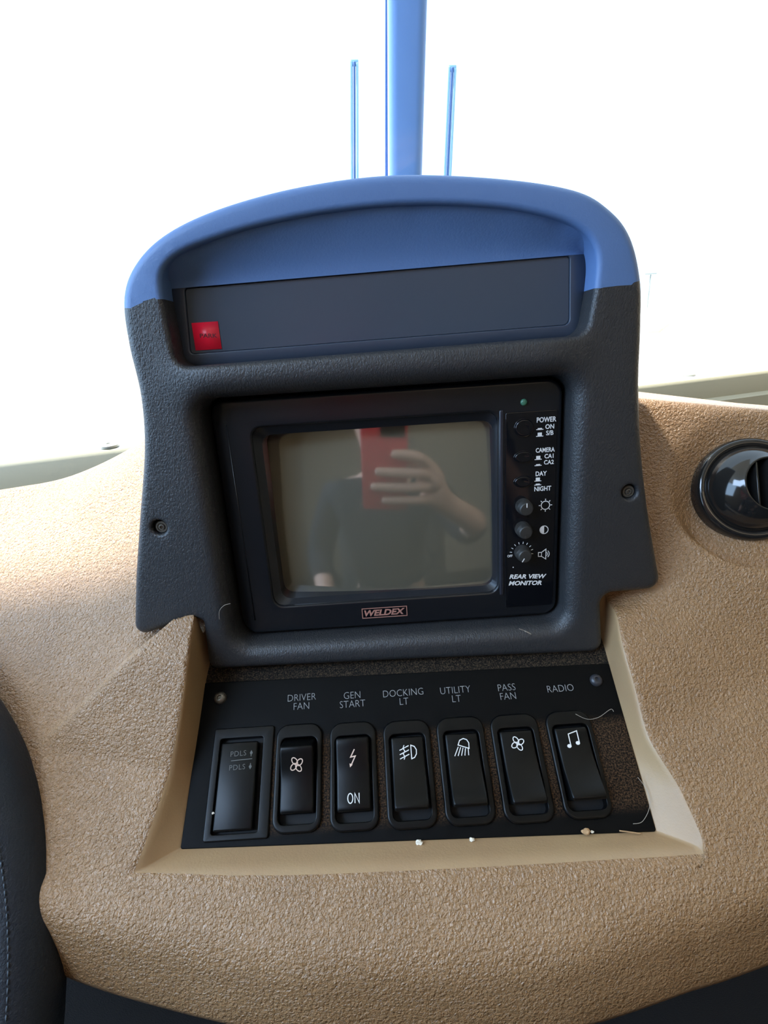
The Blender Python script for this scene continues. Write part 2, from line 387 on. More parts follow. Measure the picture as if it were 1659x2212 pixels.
def wiper(pt, pb, w, lab, rt=.80, rb=.86):
    t = raked(*pt, rt); b = raked(*pb, rb); d = (b-t).normalized(); b2 = b+d*.34
    X = Vector((1, 0, .02)).normalized(); Z = d; Y = Z.cross(X).normalized(); X = Y.cross(Z)
    L_ = (b2-t).length*1000; mw = frame(t, X, -Y, -Z)
    e = empty('windscreen_wiper', mw, lab, 'wiper', 'wipers parked upright outside the windscreen')
    k = rt*1000/FPX; hw = w*k/2
    bm = bmesh.new(); box(bm, -hw, -hw*.32, -3, 3, -L_, -3, 1.2)
    finish(bm, 'wiper_blade', WIPE, e, Matrix())
    bm = bmesh.new(); box(bm, -hw*.22, hw*.3, -4, 2, -L_, -4, 1)
    finish(bm, 'blade_spine', GASK, e, Matrix())
    bm = bmesh.new(); box(bm, hw*.42, hw, -3, 3, -L_, -5, 1.2)
    finish(bm, 'wiper_arm', WIPE, e, Matrix())
    bm = bmesh.new(); box(bm, -hw, hw, -2, 3.5, -9, 0, 2.4, 4); finish(bm, 'end_cap', WIPE, e, Matrix())
wiper((765, 127), (766, 392), 19, 'upright parked wiper seen through glass left of the haze-tinted post')
wiper((977, 139), (966, 384), 19, 'upright parked wiper seen through glass right of the haze-tinted post')

# outside: ground, lamp post, fence
bm = bmesh.new(); box(bm, -60, 60, 2.5, 120, -.85, -.8)
tag(finish(bm, 'ground', mat('pale_concrete', srgb(235, 235, 230), .9, bump=('noise', 3, .1, .02)), smooth=False, scale=1.0), kind='structure')
FARG = mat('far_grey_metal', srgb(190, 196, 196), .6); FARY = mat('far_yellow', srgb(240, 232, 120), .7)
def gpt(u, v): return hit(u, v, Vector((0, 0, -.8)), Vector((0, 0, 1)))

P = gpt(1398, 665); hgt = 3.7
e = empty('street_lamp', Matrix.Translation(P), 'faint grey lamp post with flat crossbar head far outside right of the console', 'street lamp')
FARD = mat('far_dark_metal', srgb(120, 128, 128), .6)
bm = bmesh.new(); tube(bm, [(0, 0, 0), (0, 0, hgt)], .07, 8); finish(bm, 'pole', FARD, e, Matrix(), scale=1.0)
bm = bmesh.new(); box(bm, -.75, .65, -.15, .15, hgt, hgt+.16, .04); finish(bm, 'lamp_head', FARD, e, Matrix(), scale=1.0)
e = empty('railing', Matrix.Translation(P+Vector((.75, -.6, 0))), 'low grey barred railing at the foot of the far lamp post', 'railing')
for k in range(9):
    bm = bmesh.new(); box(bm, -.7+.17*k, -.63+.17*k, -.03, .03, 0, 1.5); finish(bm, 'bar', FARG, e, Matrix(), smooth=False, scale=1.0)
bm = bmesh.new(); box(bm, -.75, .8, -.05, .05, 1.46, 1.56); finish(bm, 'top_rail', FARG, e, Matrix(), smooth=False, scale=1.0)
a, b = gpt(1412, 719), gpt(1436, 701); d = (b-a); ang = atan2(d.y, d.x)
bm = bmesh.new(); box(bm, 0, d.length, -.25, .25, 0, .12, .03)
tag(finish(bm, 'kerb', FARY, mw=Matrix.Translation(a) @ Matrix.Rotation(ang, 4, 'Z'), scale=1.0), 'pale yellow kerb stripe on the far bright ground', 'kerb')

# ================================================================== DASHBOARD
def plane_z(O, N):
    return lambda x, y: O.z-((x-O.x)*N.x+(y-O.y)*N.y)/N.z
zD = plane_z(PO+PN*.011, PN)
NL = Vector((-.22, -.70, .68)).normalized(); OL = hit(290, 1375, MO+MN*(.012-.013), MN)
NR = Vector((-.16, -.86, .44)).normalized(); OR = hit(1432, 1259, MO+MN*(.012-.013), MN)
zUL = plane_z(OL, NL); zUR = plane_z(OR, NR)
cl0 = hit(0, 1175, OL, NL); cl1 = hit(311, 958, OL, NL); cr0 = hit(1385, 862, OR, NR); cr1 = hit(1659, 886, OR, NR)
print('crest', cl0, cl1, cr0, cr1)
bvL = Vector((-.45, .88, -.06)); bvR = Vector((.25, .95, -.05))
def top_plane(a, b, bv):      # plane through crest line a-b, falling slightly backward
    n = (b-a).cross(bv).normalized()
    return plane_z(a, n if n.z > 0 else -n)
zTL = top_plane(cl0, cl1, bvL); zTR = top_plane(cr0, cr1, bvR)
bkL = [cl0+(cl1-cl0)*t+bvL*w for t, w in ((-1.3, .024), (0, .019), (.5, .015), (1.2, .012))]
bkR = [cr0+(cr1-cr0)*t+bvR*w for t, w in ((-.15, .05), (.3, .04), (.9, .025), (2.6, .03))]
def smx(a, b, k):
    h = max(0., min(1., .5+.5*(a-b)/k)); return b*(1-h)+a*h+k*h*(1-h)
def smn(a, b, k): return -smx(-a, -b, k)
def sstep(a, b, x):
    t = max(0., min(1., (x-a)/(b-a))); return t*t*(3-2*t)
def pxD(u, v, h=0): 
    O = PO+PN*(.011+h); return hit(u, v, O, PN)
# wings beside the recess: bounded by an upper and a lower crease
def line(a, b):
    d = (b-a); d = Vector((d.x, d.y)).normalized(); n = Vector((-d.y, d.x)); return (Vector((a.x, a.y)), n)
wl_t = line(pxD(60, 1625), pxD(300, 1415)); wl_u = line(pxD(300, 1418), pxD(430, 1378)); wl_b = line(pxD(60, 1606), pxD(366, 1668))
wr_t = line(pxD(1330, 1300), pxD(1659, 1175)); wr_b = line(pxD(1403, 1602), pxD(1659, 1492))
def wing(x, y):
    p = Vector((x, y))
    (ta, tn), (ba, bn) = (wl_t, wl_b) if x < 0 else (wr_t, wr_b)
    dt = -(p-ta).dot(tn); db = (p-ba).dot(bn)          # inside: below the upper line, above the lower
    if x < 0: dt = min(dt, -(p-wl_u[0]).dot(wl_u[1])*2.4)
    if x > 0: return .011*sstep(0, .030, db)*sstep(-.006, .016, dt)+ .0*db
    return (1-sstep(-.095, -.086, x))*min(.024, smn(max(0, dt)*1.4, max(0, db)*.95, .005)) if dt > 0 and db > 0 else 0
VC = hit(1622, 1056, OR+NR*-.001, NR)
def zdash(x, y):
    d = zD(x, y)
    if x < 0:
        u = smn(zUL(x, y), zTL(x, y), .012)-max(0, x+.130)*.9; k = .016
    else:
        u = smn(zUR(x, y), zTR(x, y), .006)-max(0, .122-x)*.9; k = .010
    z = smx(d, u, k)
    z += max(0, wing(x, y))
    if x > 0:                                           # shallow dish around the vent
        P = Vector((x, y, z)); r = ((P-VC)-NR*((P-VC).dot(NR))).length
        z -= .016*(1-sstep(.026, .042, r))
    return z
def hit_dash(u, v):
    d = ray(u, v); s = .08; 
    while s < 1.2:
        p = CAM+d*s
        if p.z < zdash(p.x, p.y):
            lo, hi = s-.002, s
            for _ in range(20):
                m = (lo+hi)/2; p = CAM+d*m
                if p.z < zdash(p.x, p.y): hi = m
                else: lo = m
            return CAM+d*hi
        s += .002
    return CAM+d*.5
def PP(x, y, z=0): return PF @ Vector((x*.001, y*.001, z*.001))
# recess: floor edge (panel frame, mm) and rim (pixels)
floor_e = [(-60, 14), (-104, 14), (-105.2, 2), (-105.4, -12), (-105.8, -34), (-106.2, -44), (-106.5, -56), (-106.8, -70.5), (-50, -72.0), (0, -73.3), (60, -74.8), (103, -76), (103.4, -56), (103.7, -38), (103.9, -20), (104.1, -8), (104.2, 2), (104, 14), (60, 14)]
rim_px = [(418, 1352), (404, 1440), (384, 1580), (367, 1665), (334, 1765), (289, 1890), (600, 1886), (850, 1876), (1200, 1860), (1537, 1840), (1470, 1705), (1405, 1602), (1374, 1500), (1343, 1392), (1318, 1306)]
rim = [hit_dash(*p) for p in rim_px]
rimp = [rim[0]+Vector((.05, .05, 0)), rim[0]+Vector((.004, .022, 0))]+rim+[rim[-1]+Vector((-.004, .022, 0)), rim[-1]+Vector((-.05, .05, 0))]
front_px = [(-420, 1620), (-60, 1800), (150, 1905), (330, 1965), (560, 2008), (830, 2022), (1180, 2008), (1480, 1925), (1700, 1850), (2000, 1760)]
fr = [pxD(*p) for p in front_px]
# outer boundary anchors matching the 19 rim anchors
outp = [Vector((-.03, .40, 0)), Vector((bkL[3].x+.03, bkL[3].y+.02, 0)), bkL[3], bkL[2], bkL[0], fr[0], fr[1], fr[2], fr[4], fr[5], fr[6], fr[7], fr[8], fr[9], Vector((.40, .20, 0)), bkR[3], bkR[2], bkR[0], Vector((.03, .36, 0))]
assert len(floor_e) == len(rimp) == len(outp) == 19, (len(floor_e), len(rimp))
def catmull(P, per, tight=None):
    out = []
    for i in range(len(P)-1):
        p0 = P[max(0, i-1)]; p1 = P[i]; p2 = P[i+1]; p3 = P[min(len(P)-1, i+2)]
        for k in range(per):
            t = k/per
            if tight and (i in tight or i+1 in tight): out.append(p1.lerp(p2, t)); continue
            m1 = (p2-p0)*.5; m2 = (p3-p1)*.5; t2 = t*t; t3 = t2*t
            out.append(p1*(2*t3-3*t2+1)+m1*(t3-2*t2+t)+p2*(-2*t3+3*t2)+m2*(t3-t2))
    out.append(P[-1]); return out
PER = 22
flr = catmull([PP(x, y, -1.0) for x, y in floor_e], PER, tight={2, 7, 11, 16})
rmx = catmull(rimp, PER, tight={0, 7, 11, 18})
otx = catmull(outp, PER, tight={1, 2, 16, 17})
bm = bmesh.new(); NRG = 110; rows = []
def V3(x, y): return Vector((x, y, zdash(x, y)))
wallN = 7
rim3 = [V3(p.x, p.y) for p in rmx]
rows.append([p.copy() for p in flr])
for j in range(1, wallN):
    t = j/wallN; tt = t
    rows.append([a.lerp(b, tt) for a, b in zip(flr, rim3)])
def rimR(i): return .0075 if 7*PER < i < 11*PER else (.0075*max(0, 1-min(abs(i-7*PER), abs(i-11*PER))/6)+.0035*min(1, min(abs(i-7*PER), abs(i-11*PER))/6))
starts = []
for i, (a, b) in enumerate(zip(rmx, otx)):
    d = Vector((b.x-a.x, b.y-a.y)); d.normalize(); R_ = rimR(i); k = R_
    while (V3(a.x+d.x*k, a.y+d.y*k)-rim3[i]).length > R_*1.15 and k > R_*.3: k *= .85
    starts.append(V3(a.x+d.x*k, a.y+d.y*k))
arcs = [[] for _ in range(7)]
for i in range(len(rmx)):
    e = rim3[i]; a = e+(flr[i]-e).normalized()*min(rimR(i), (flr[i]-e).length*.45); b = starts[i]
    for k in range(7):
        t = k/6; arcs[k].append(a*(1-t)**2+e*2*t*(1-t)+b*t*t)
body = []
for j in range(1, NRG+1):
    t = (j/NRG)**1.35
    body.append([V3(a.x+(b.x-a.x)*t, a.y+(b.y-a.y)*t) for a, b in zip(starts, otx)])
rows = [[a.lerp(c, j/4) for a, c in zip(flr, arcs[0])] for j in range(4)]+arcs+body; wallN = 6
# skirt: roll over and drop to the lower edge
last = rows[-1]; prev = rows[-3]; n = len(last)
skirt = [[] for _ in range(14)]
for i in range(n):
    p = last[i]; a = last[max(0, i-1)]; b = last[min(n-1, i+1)]; tg = (b-a); out = Vector((tg.y, -tg.x, 0))
    if out.dot(Vector((p.x-rmx[i].x, p.y-rmx[i].y, 0))) < 0: out = -out
    out = out.normalized(); sl = (p-prev[i]).normalized(); sl = (out*max(.3, Vector((sl.x, sl.y, 0)).dot(out))+Vector((0, 0, sl.z))).normalized()
    dn = (out*.22+Vector((0, 0, -1))).normalized(); rr = .010 if 5*PER <= i <= 13*PER else .006
    for k in range(1, 9):
        t = k/8; q0 = p; q1 = p+sl*rr; q2 = q1+dn*rr
        skirt[k-1].append(q0*(1-t)**2+q1*2*t*(1-t)+q2*t*t)
    if i < 2*PER or i > 16*PER:
        for k in range(14): 
            if k < 8: skirt[k][-1] = p+Vector((0, .0005*(k+1), -.0002*(k+1)))
            else: skirt[k].append(p+Vector((0, .0005*(k+1), -.0002*(k+1))))
        continue
    q2 = skirt[7][-1]
    skirt[8].append(q2+dn*.010); skirt[9].append(q2+dn*.020)
    if not 5*PER <= i <= 13*PER:
        for k in range(4): skirt[10+k].append(q2+dn*(.022+.002*k)+out*.004)
        continue
    e = q2+dn*.024; skirt[10].append(e-out*.0015); skirt[11].append(e-out*.004+Vector((0, 0, -.001))); skirt[12].append(e-out*.012+Vector((0, 0, -.001))); skirt[13].append(e-out*.06+Vector((0, 0, .01)))
rows += skirt
vr = [[bm.verts.new(p) for p in row] for row in rows]
for j in range(len(vr)-1):
    for i in range(n-1):
        f = bm.faces.new((vr[j][i], vr[j][i+1], vr[j+1][i+1], vr[j+1][i])); f.material_index = 1 if j < wallN+1 else 0
bmesh.ops.remove_doubles(bm, verts=bm.verts, dist=1e-7)
me = bpy.data.meshes.new('dashboard'); bm.normal_update(); 
# make normals point up
if sum(f.normal.z for f in bm.faces) < 0: bmesh.ops.reverse_faces(bm, faces=bm.faces)
bm.to_mesh(me); bm.free()
for p in me.polygons: p.use_smooth = True
me.materials.append(BEIGE); me.materials.append(BEIGEW)
dash = bpy.data.objects.new('dashboard', me); COL.objects.link(dash)
tag(dash, 'beige grained vinyl dashboard moulding curving around the console and switch recess', 'dashboard')

# ================================================================== CONSOLE (charcoal housing with hood)
console = empty('console', MF, 'charcoal grained console housing with arched hood coloured with blue glare and gauge window', 'console')
def spline(P, per=8):
    Q = []
    for i in range(1, len(P)-2):
        p0, p1, p2, p3 = [Vector(P[k]) for k in (i-1, i, i+1, i+2)]
        for k in range(per):
            t = k/per; m1 = (p2-p0)*.5; m2 = (p3-p1)*.5; t2 = t*t; t3 = t2*t
            q = p1*(2*t3-3*t2+1)+m1*(t3-2*t2+t)+p2*(-2*t3+3*t2)+m2*(t3-t2); Q.append((q.x, q.y, 0))
    return Q
arch_pts = [(135, -50), (130, -30), (124.5, -6), (119.5, 22), (116.5, 50), (115.6, 75), (114, 94), (108.5, 111), (99, 122), (84, 130), (53, 136), (12, 139.6), (-25, 137.8), (-58, 132.2), (-82, 124.3), (-97, 114), (-105, 101), (-106.8, 82), (-106, 60), (-109, 36), (-117, 5), (-126, -30), (-132.5, -58)]
outl = [(-132, -58.5, 5), (-99.5, -49, 3), (-95.6, -51.5, 2), (-97, -79, 5), (0, -81, 0), (107, -84, 6), (104, -50.8, 6), (135, -50.3, 6)] + spline(arch_pts)
OUT = rpoly(outl, 3.0, 6)
GH = rpoly([(-87, 71.2, 6), (91, 73.4, 7), (93.6, 90, 0)] + spline([(93, 84), (93.8, 92), (94.2, 102), (92.3, 109), (87, 114.8), (76, 119.8), (53, 125), (20, 128), (-12, 127.6), (-44, 124.2), (-68, 119.2), (-80, 115), (-86.3, 109.6), (-88.0, 103), (-87.9, 95), (-87.5, 88)], 6), 2.5, 6)
MH = rrect(-81.5, 87.3, -67.5, 57, 9, 2.5, 7)
def cwarp(x, y, z):
    a = max(0, abs(x-3)-82)/45
    dz = 3.2*a*a; z -= dz; k = 1+dz/265; x = -1.5+(x+1.5)*k; y = 71+(y-71)*k
    z += 3.5*exp(-((y-66)/10)**2)*(1-sstep(70, 100, abs(x)))     # soft roll between the two openings
    return (x, y, z)
bm = bmesh.new()
plate(bm, OUT, 4.0, 55, ZF, [(GH, 2.5, 16), (MH, 7.0, 20)] + [(ellipse(x, y, 3.6, 3.6, 24)[::1], 1.6, 6) for x, y in ((-107.9, -.6), (114.6, 1.5))], 4.0, cwarp, seams=([(-101.5, 96.4), (-96.5, 98.5), (-91.2, 99.6)], [(97.2, 92), (103, 92.3), (109.0, 92.3)]))
for f in bm.faces:
    f.material_index = 0
lipf = lambda x: 128.5-.0010*(x-12)**2-.00000016*(x-12)**4
for f in bm.faces:
    c = f.calc_center_median()
    gy = np.interp(c.x, [-115, -101.5, -96.5, -91.2, -80, 80, 96.8, 109.0, 122], [99.1, 96.4, 98.5, 99.6, 100, 96, 92, 92.3, 94.9])
    if c.y > gy: f.material_index = 1
o = finish(bm, 'face_panel', [CHAR, CHAR], console, Matrix())
face_me = o
# split the arched lip off as the hood part
bmh = bmesh.new(); bmh.from_mesh(o.data); bmf = bmh.copy()
bmesh.ops.delete(bmh, geom=[f for f in bmh.faces if f.material_index == 0], context='FACES')
bmesh.ops.delete(bmf, geom=[f for f in bmf.faces if f.material_index == 1], context='FACES')
bmf.to_mesh(o.data); bmf.free()
for f in bmh.faces: f.material_index = 0
me = bpy.data.meshes.new('hood'); bmh.to_mesh(me); bmh.free(); me.materials.append(HOOD)
ho = bpy.data.objects.new('hood', me); COL.objects.link(ho); ho.parent = console; ho.matrix_world = MF; ho['label'] = 'arched lip of the hood with blue glare in its colour'
# visor: concave surface from the lip back to the top of the gauge lens
bm = bmesh.new(); rows_ = []
xs = np.linspace(-89, 95, 60)
ay = np.interp(xs, [-89, -88, -72, -44, -12, 20, 53, 80, 92, 95], [108, 111, 119, 124.4, 128, 128.7, 125.4, 119.4, 112, 104])
for k in range(11):
    t = k/10
    rows_.append([bm.verts.new(cwarp(x, y+.6-(y+.6-(104.4+.0165*(x+82)))*t, 9.5-10.4*(1-(1-t)**1.6))) for x, y in zip(xs, ay)])
for a, b in zip(rows_, rows_[1:]):
    for i in range(len(a)-1): bm.faces.new((a[i], a[i+1], b[i+1], b[i]))
finish(bm, 'visor', HOOD, console, Matrix())
bm = bmesh.new(); plate(bm, rpoly([(p[0]*.97, p[1]*.975+.8, p[2]) for p in outl], 6, 4), 0, 3, -30, (), 20, back=True); finish(bm, 'back_cover', CHAR, console, Matrix())
# gauge frame and lens
bm = bmesh.new(); LW = rpoly([(-84.5, 76.6, 1.5), (88, 78.4, 2.5), (87.2, 107, 1.5), (-82.5, 104.3, 1.5)], 4, 4)
plate(bm, rpoly([(-90, 68, 2), (96, 70, 2), (96, 112, 2), (-90, 112, 2)], 6, 3), 0, 2, -1.0, [(LW, .6, 3)], 12)
finish(bm, 'gauge_frame', mat('gauge_frame_plastic', srgb(52, 62, 78), .4), console, Matrix())
bm = bmesh.new(); plate(bm, rpoly([(-84.3, 76.8, 1.5), (87.8, 78.6, 2.5), (87, 107, 1.5), (-82.3, 104, 1.5)], 6, 4), 0, 1.5, -2.2, (), 14, back=True)
ln = finish(bm, 'gauge_lens', LENS, console, Matrix(), sharp=30)
bm = bmesh.new(); box(bm, -82.0, -70.2, 78.0, 89.8, -2.3, -1.9)
pk = finish(bm, 'park_indicator', REDL, ln, None); pk.matrix_world = MF; pk['label'] = 'lit red square PARK indicator'
text('PARK', 1.7, -75.2, 84.0, -1.9, REDT, ln, sx=1.3, bold=.02, mw=MF, rot=-3)
# screws in their dimples
for x, y in ((-107.9, -.6), (114.6, 1.5)):
    bz = cwarp(x, y, ZF)[2]-3.6
    bz += .0; wx_, wy_, _z = cwarp(x, y, ZF); x, y = wx_, wy_
    bm = bmesh.new(); lathe(bm, [(4.0, -1), (4.0, 0), (.1, 0)], 28, x, y); bmesh.ops.translate(bm, verts=bm.verts, vec=(0, 0, bz-1.4)); finish(bm, 'screw_seat', CHAR, console, Matrix())
    bm = bmesh.new(); lathe(bm, [(3.0, -.6), (3.0, .9), (2.6, 1.3), (2.0, 1.3), (1.9, .7), (1.5, .6), (1.4, 1.5), (.8, 1.6), (.7, .6)], 28, x+.3, y-.4); bmesh.ops.translate(bm, verts=bm.verts, vec=(0, 0, bz))
    sc = finish(bm, 'screw', SCREW, console, Matrix(), sharp=40); sc['label'] = 'round-headed screw sunk in its dimple'
# ================================================================== MONITOR
mon = empty('monitor', MF, 'black rear view monitor with grey curved screen set in the charcoal console', 'monitor')
SO = rrect(-61.6, 55.0, -51.3, 41.8, 5, 3, 6)
MOUT = rrect(-79.8, 85.6, -66, 55.2, 7.5, 3, 7)
bm = bmesh.new()
def mwarp(x, y, z):
    return (x, y, z+1.6*(1-sstep(-77.5, -73.5, x))*0 - 2.0*(1-sstep(-80, -72.5, x)))
plate(bm, MOUT, 1.8, 12, 0, [(SO, 1.2, 2.2)], 4, mwarp, back=False)
finish(bm, 'bezel', MONB, mon, Matrix())
# chamfered inner frame down to the glass
bm = bmesh.new(); a = rrect(-61.6, 55.0, -51.3, 41.8, 5, 3, 6)
b = rrect(-58.2, 53.6, -49.2, 37.4, 5, 3, 6)
def resample(l, n):
    d = [0]
    for i in range(len(l)): d.append(d[-1]+(l[(i+1) % len(l)]-l[i]).length)
    out = []
    for k in range(n):
        s = d[-1]*k/n; i = max(j for j in range(len(l)) if d[j] <= s); f = (s-d[i])/(d[i+1]-d[i]); out.append(l[i].lerp(l[(i+1) % len(l)], f))
    return out
def loft(bm, la, za, lb, zb, n=160):
    A_ = resample(la, n); B_ = resample(lb, n)
    va = [bm.verts.new((p.x, p.y, za)) for p in A_]; vb = [bm.verts.new((p.x, p.y, zb)) for p in B_]
    for i in range(n): bm.faces.new((va[i], va[(i+1) % n], vb[(i+1) % n], vb[i]))
loft(bm, a, -1.8, b, -5.0); loft(bm, b, -5.0, rrect(-58.0, 53.4, -49.0, 37.2, 5, 3, 6), -16)
finish(bm, 'inner_frame', mat('inner_frame_plastic', srgb(30, 33, 39), .28), mon, Matrix(), sharp=30)
# right-hand glossy rib between screen and controls
bm = bmesh.new(); box(bm, 55.6, 58.0, -53, 42.5, -2, .55, .9, 3)
finish(bm, 'rib', mat('rib_plastic', srgb(40, 42, 50), .2), mon, Matrix())
# raised line on the left of the bezel
bm = bmesh.new(); tube(bm, [(-72.6, 44, -.1), (-72.6, -58, -.1)], .35, 8); finish(bm, 'bezel_ridge', MONB, mon, Matrix())
# curved tube face
bm = bmesh.new(); sx0, sx1, sy0, sy1 = -60, 55, -51, 39.5; cx_, cy_ = (sx0+sx1)/2, (sy0+sy1)/2; NX, NY = 48, 40; RC = 480.; g = []
TILT = 3.0
for j in range(NY+1):
    row = []
    for i in range(NX+1):
        x = sx0+(sx1-sx0)*i/NX; y = sy0+(sy1-sy0)*j/NY; dx, dy = x-cx_, y-cy_
        z = -5.2-(dx*dx+dy*dy)/(2*RC) - dy*math.tan(radians(TILT))-2.6+.055*dx
        row.append(bm.verts.new((x, y, z)))
    g.append(row)
for j in range(NY):
    for i in range(NX): bm.faces.new((g[j][i], g[j][i+1], g[j+1][i+1], g[j+1][i]))
o = finish(bm, 'screen', CRT, mon, Matrix()); o['label'] = 'switched-off curved grey glass screen'
# control strip
bm = bmesh.new(); plate(bm, rrect(58.6, 83.4, -60.2, 41.0, 1.0, 4, 3), .4, 1.2, .45, (), 0, back=True)
strip = finish(bm, 'control_strip', GLOSS, mon, Matrix(), sharp=30)
bm = bmesh.new(); lathe(bm, [(1.6, .1), (1.6, .5), (1.3, 1.0), (.7, 1.3)], 20, 67.2, 45.3); o = finish(bm, 'power_led', GREENL, mon, Matrix()); o['label'] = 'small green indicator lamp'
def button(cx, cy, rx, ry, lab):
    bm = bmesh.new(); n = 44; rings = []
    for s, z in ((1.13, .4), (1.12, .85), (1.03, .95), (1.0, .5), (1.0, 1.0), (.96, 1.35), (.86, 1.5), (.5, 1.3), (.12, 1.22)):
        rings.append([bm.verts.new((cx+rx*s*cos(2*pi*k/n), cy+ry*s*sin(2*pi*k/n), z)) for k in range(n)])
    for a, b in zip(rings, rings[1:]):
        for k in range(n): bm.faces.new((a[k], a[(k+1) % n], b[(k+1) % n], b[k]))
    bm.faces.new(rings[-1]); o = finish(bm, 'button', GLOSS, mon, Matrix()); o['label'] = lab
button(67.3, 33.4, 4.2, 4.1, 'round black push button marked POWER')
button(67.3, 19.4, 4.3, 2.7, 'oval black push button marked CAMERA')
button(67.3, 7.2, 4.3, 2.7, 'oval black push button marked DAY NIGHT')
def knob(cx, cy, rot, mark, lab):
    bm = bmesh.new(); n = 96; r = 3.75; rings = []
    for z, k_, c in ((.4, 1, 1), (4.6, 1, 1), (4.9, .97, 0), (5.2, .93, 0), (6.8, .90, 0), (7.4, .84, 0), (7.7, .74, 0), (7.8, .3, 0)):
        rings.append([bm.verts.new((r*k_*(1+(.03*(1 if k % 2 else -1) if c else 0))*cos(2*pi*k/n), r*k_*(1+(.03*(1 if k % 2 else -1) if c else 0))*sin(2*pi*k/n), z)) for k in range(n)])
    for a, b in zip(rings, rings[1:]):
        for k in range(n): bm.faces.new((a[k], a[(k+1) % n], b[(k+1) % n], b[k]))
    bm.faces.new(rings[-1]); bm.faces.new(rings[0][::-1])
    o = finish(bm, 'knob', KNOB, mon, T(cx, cy), sharp=35); o['label'] = lab
    bm = bmesh.new(); 
    if mark: stroke(bm, [(0, 1.0), (0, 3.1)], .42, 7.75, .15)
    else: box(bm, -.4, .4, 1.2, 2.9, 7.6, 7.9, .1)
    pt = finish(bm, 'pointer', WHITE if mark else KNOB, o, None, smooth=False); pt.matrix_world = o.matrix_world @ Matrix.Rotation(radians(rot), 4, 'Z')
knob(67.2, -5.0, 0, True, 'knurled black knob beside the sun symbol')
knob(67.0, -16.9, 180, False, 'knurled black knob beside the half-filled circle')
knob(66.8, -29.3, 150, True, 'knurled black knob beside the loudspeaker symbol')
# printed words on the strip
Z1 = .45
def mt(s, h, x, y, sx=.8, bold=.016, **k): text(s, h, x, y, Z1, WHITE, mon, sx=sx, bold=bold, mw=MF, **k)
mt('POWER', 2.3, 78.0, 36.6, .80, .02); mt('ON', 2.1, 79.6, 33.2, .9, .02); mt('S/B', 2.1, 79.7, 30.2, .9, .02)
mt('CAMERA', 2.1, 77.7, 22.1, .76, .02); mt('CA1', 2.0, 79.6, 19.0, .9, .02); mt('CA2', 2.0, 79.6, 16.0, .9, .02)
mt('DAY', 2.2, 76.0, 10.6, .85, .02); mt('NIGHT', 2.2, 76.9, 3.0, .85, .02)
mt('OFF', 1.25, 60.9, -31.3, .85)
mt('REAR VIEW', 2.25, 70.2, -43.2, 1.12, .03, shear=.22, rot=-3); mt('MONITOR', 2.25, 68.9, -46.8, 1.12, .03, shear=.22, rot=-3)
bm = bmesh.new()
for x, y, up_ in ((74.9, 32.5, 0), (74.9, 29.3, 1), (74.4, 18.1, 1), (74.4, 15.1, 0), (74.4, 7.4, 1), (74.4, 5.4, 0)):
    box(bm, x-1.7, x+1.7, y-.35-.25, y-.25, Z1, Z1+.12); box(bm, x-1.0, x+1.0, y-.3, y+(1.3 if up_ else .25), Z1, Z1+.12)
# sun
stroke(bm, [(78.4+2.1*cos(a), -5.6+2.1*sin(a)) for a in [2*pi*k/28 for k in range(28)]], .38, Z1, closed=True)
for k in range(8):
    a = 2*pi*k/8; stroke(bm, [(78.4+2.5*cos(a), -5.6+2.5*sin(a)), (78.4+3.3*cos(a), -5.6+3.3*sin(a))], .38, Z1)
# contrast
stroke(bm, [(78.0+2.05*cos(a), -18.4+2.05*sin(a)) for a in [2*pi*k/28 for k in range(28)]], .38, Z1, closed=True)
blob(bm, [(78.0+2.1*cos(a), -18.4+2.1*sin(a)) for a in [pi/2+pi*k/14 for k in range(15)]], Z1)
# loudspeaker
stroke(bm, [(75.4, -32.6), (77.0, -32.6), (79.2, -34.2), (79.2, -28.8), (77.0, -30.4), (75.4, -30.4)], .36, Z1, closed=True)
stroke(bm, [(77.0, -32.6), (77.0, -30.4)], .3, Z1)
for r in (1.1, 2.0): stroke(bm, [(78.9+r*cos(a), -31.5+r*sin(a)*1.1) for a in [radians(-50+100*k/8) for k in range(9)]], .34, Z1)
for k in range(9):
    a = radians(172-22.5*k); stroke(bm, [(66.8+4.9*cos(a), -30.0+4.9*sin(a)), (66.8+6.0*cos(a), -30.0+6.0*sin(a))], .3, Z1)
blob(bm, ellipse(62.6, -37.6, .3, .3, 10), Z1)
o = finish(bm, 'printed_symbols', WHITE, mon, Matrix(), smooth=False)
# maker's plate
bm = bmesh.new(); box(bm, -16.6, 7.3, -61.2, -55.2, -.05, .25)
lg = finish(bm, 'logo_plate', GLOSS, mon, Matrix(), smooth=False)
bm = bmesh.new(); stroke(bm, [(-16.3, -60.9), (7.0, -60.9), (7.0, -55.5), (-16.3, -55.5)], .42, .25, closed=True); bo = finish(bm, 'logo_border', SILV, lg, None, smooth=False); bo.matrix_world = MF
text('WELDEX', 3.2, -4.6, -58.2, .25, SILV, lg, sx=1.12, bold=.035, shear=.25, mw=MF)

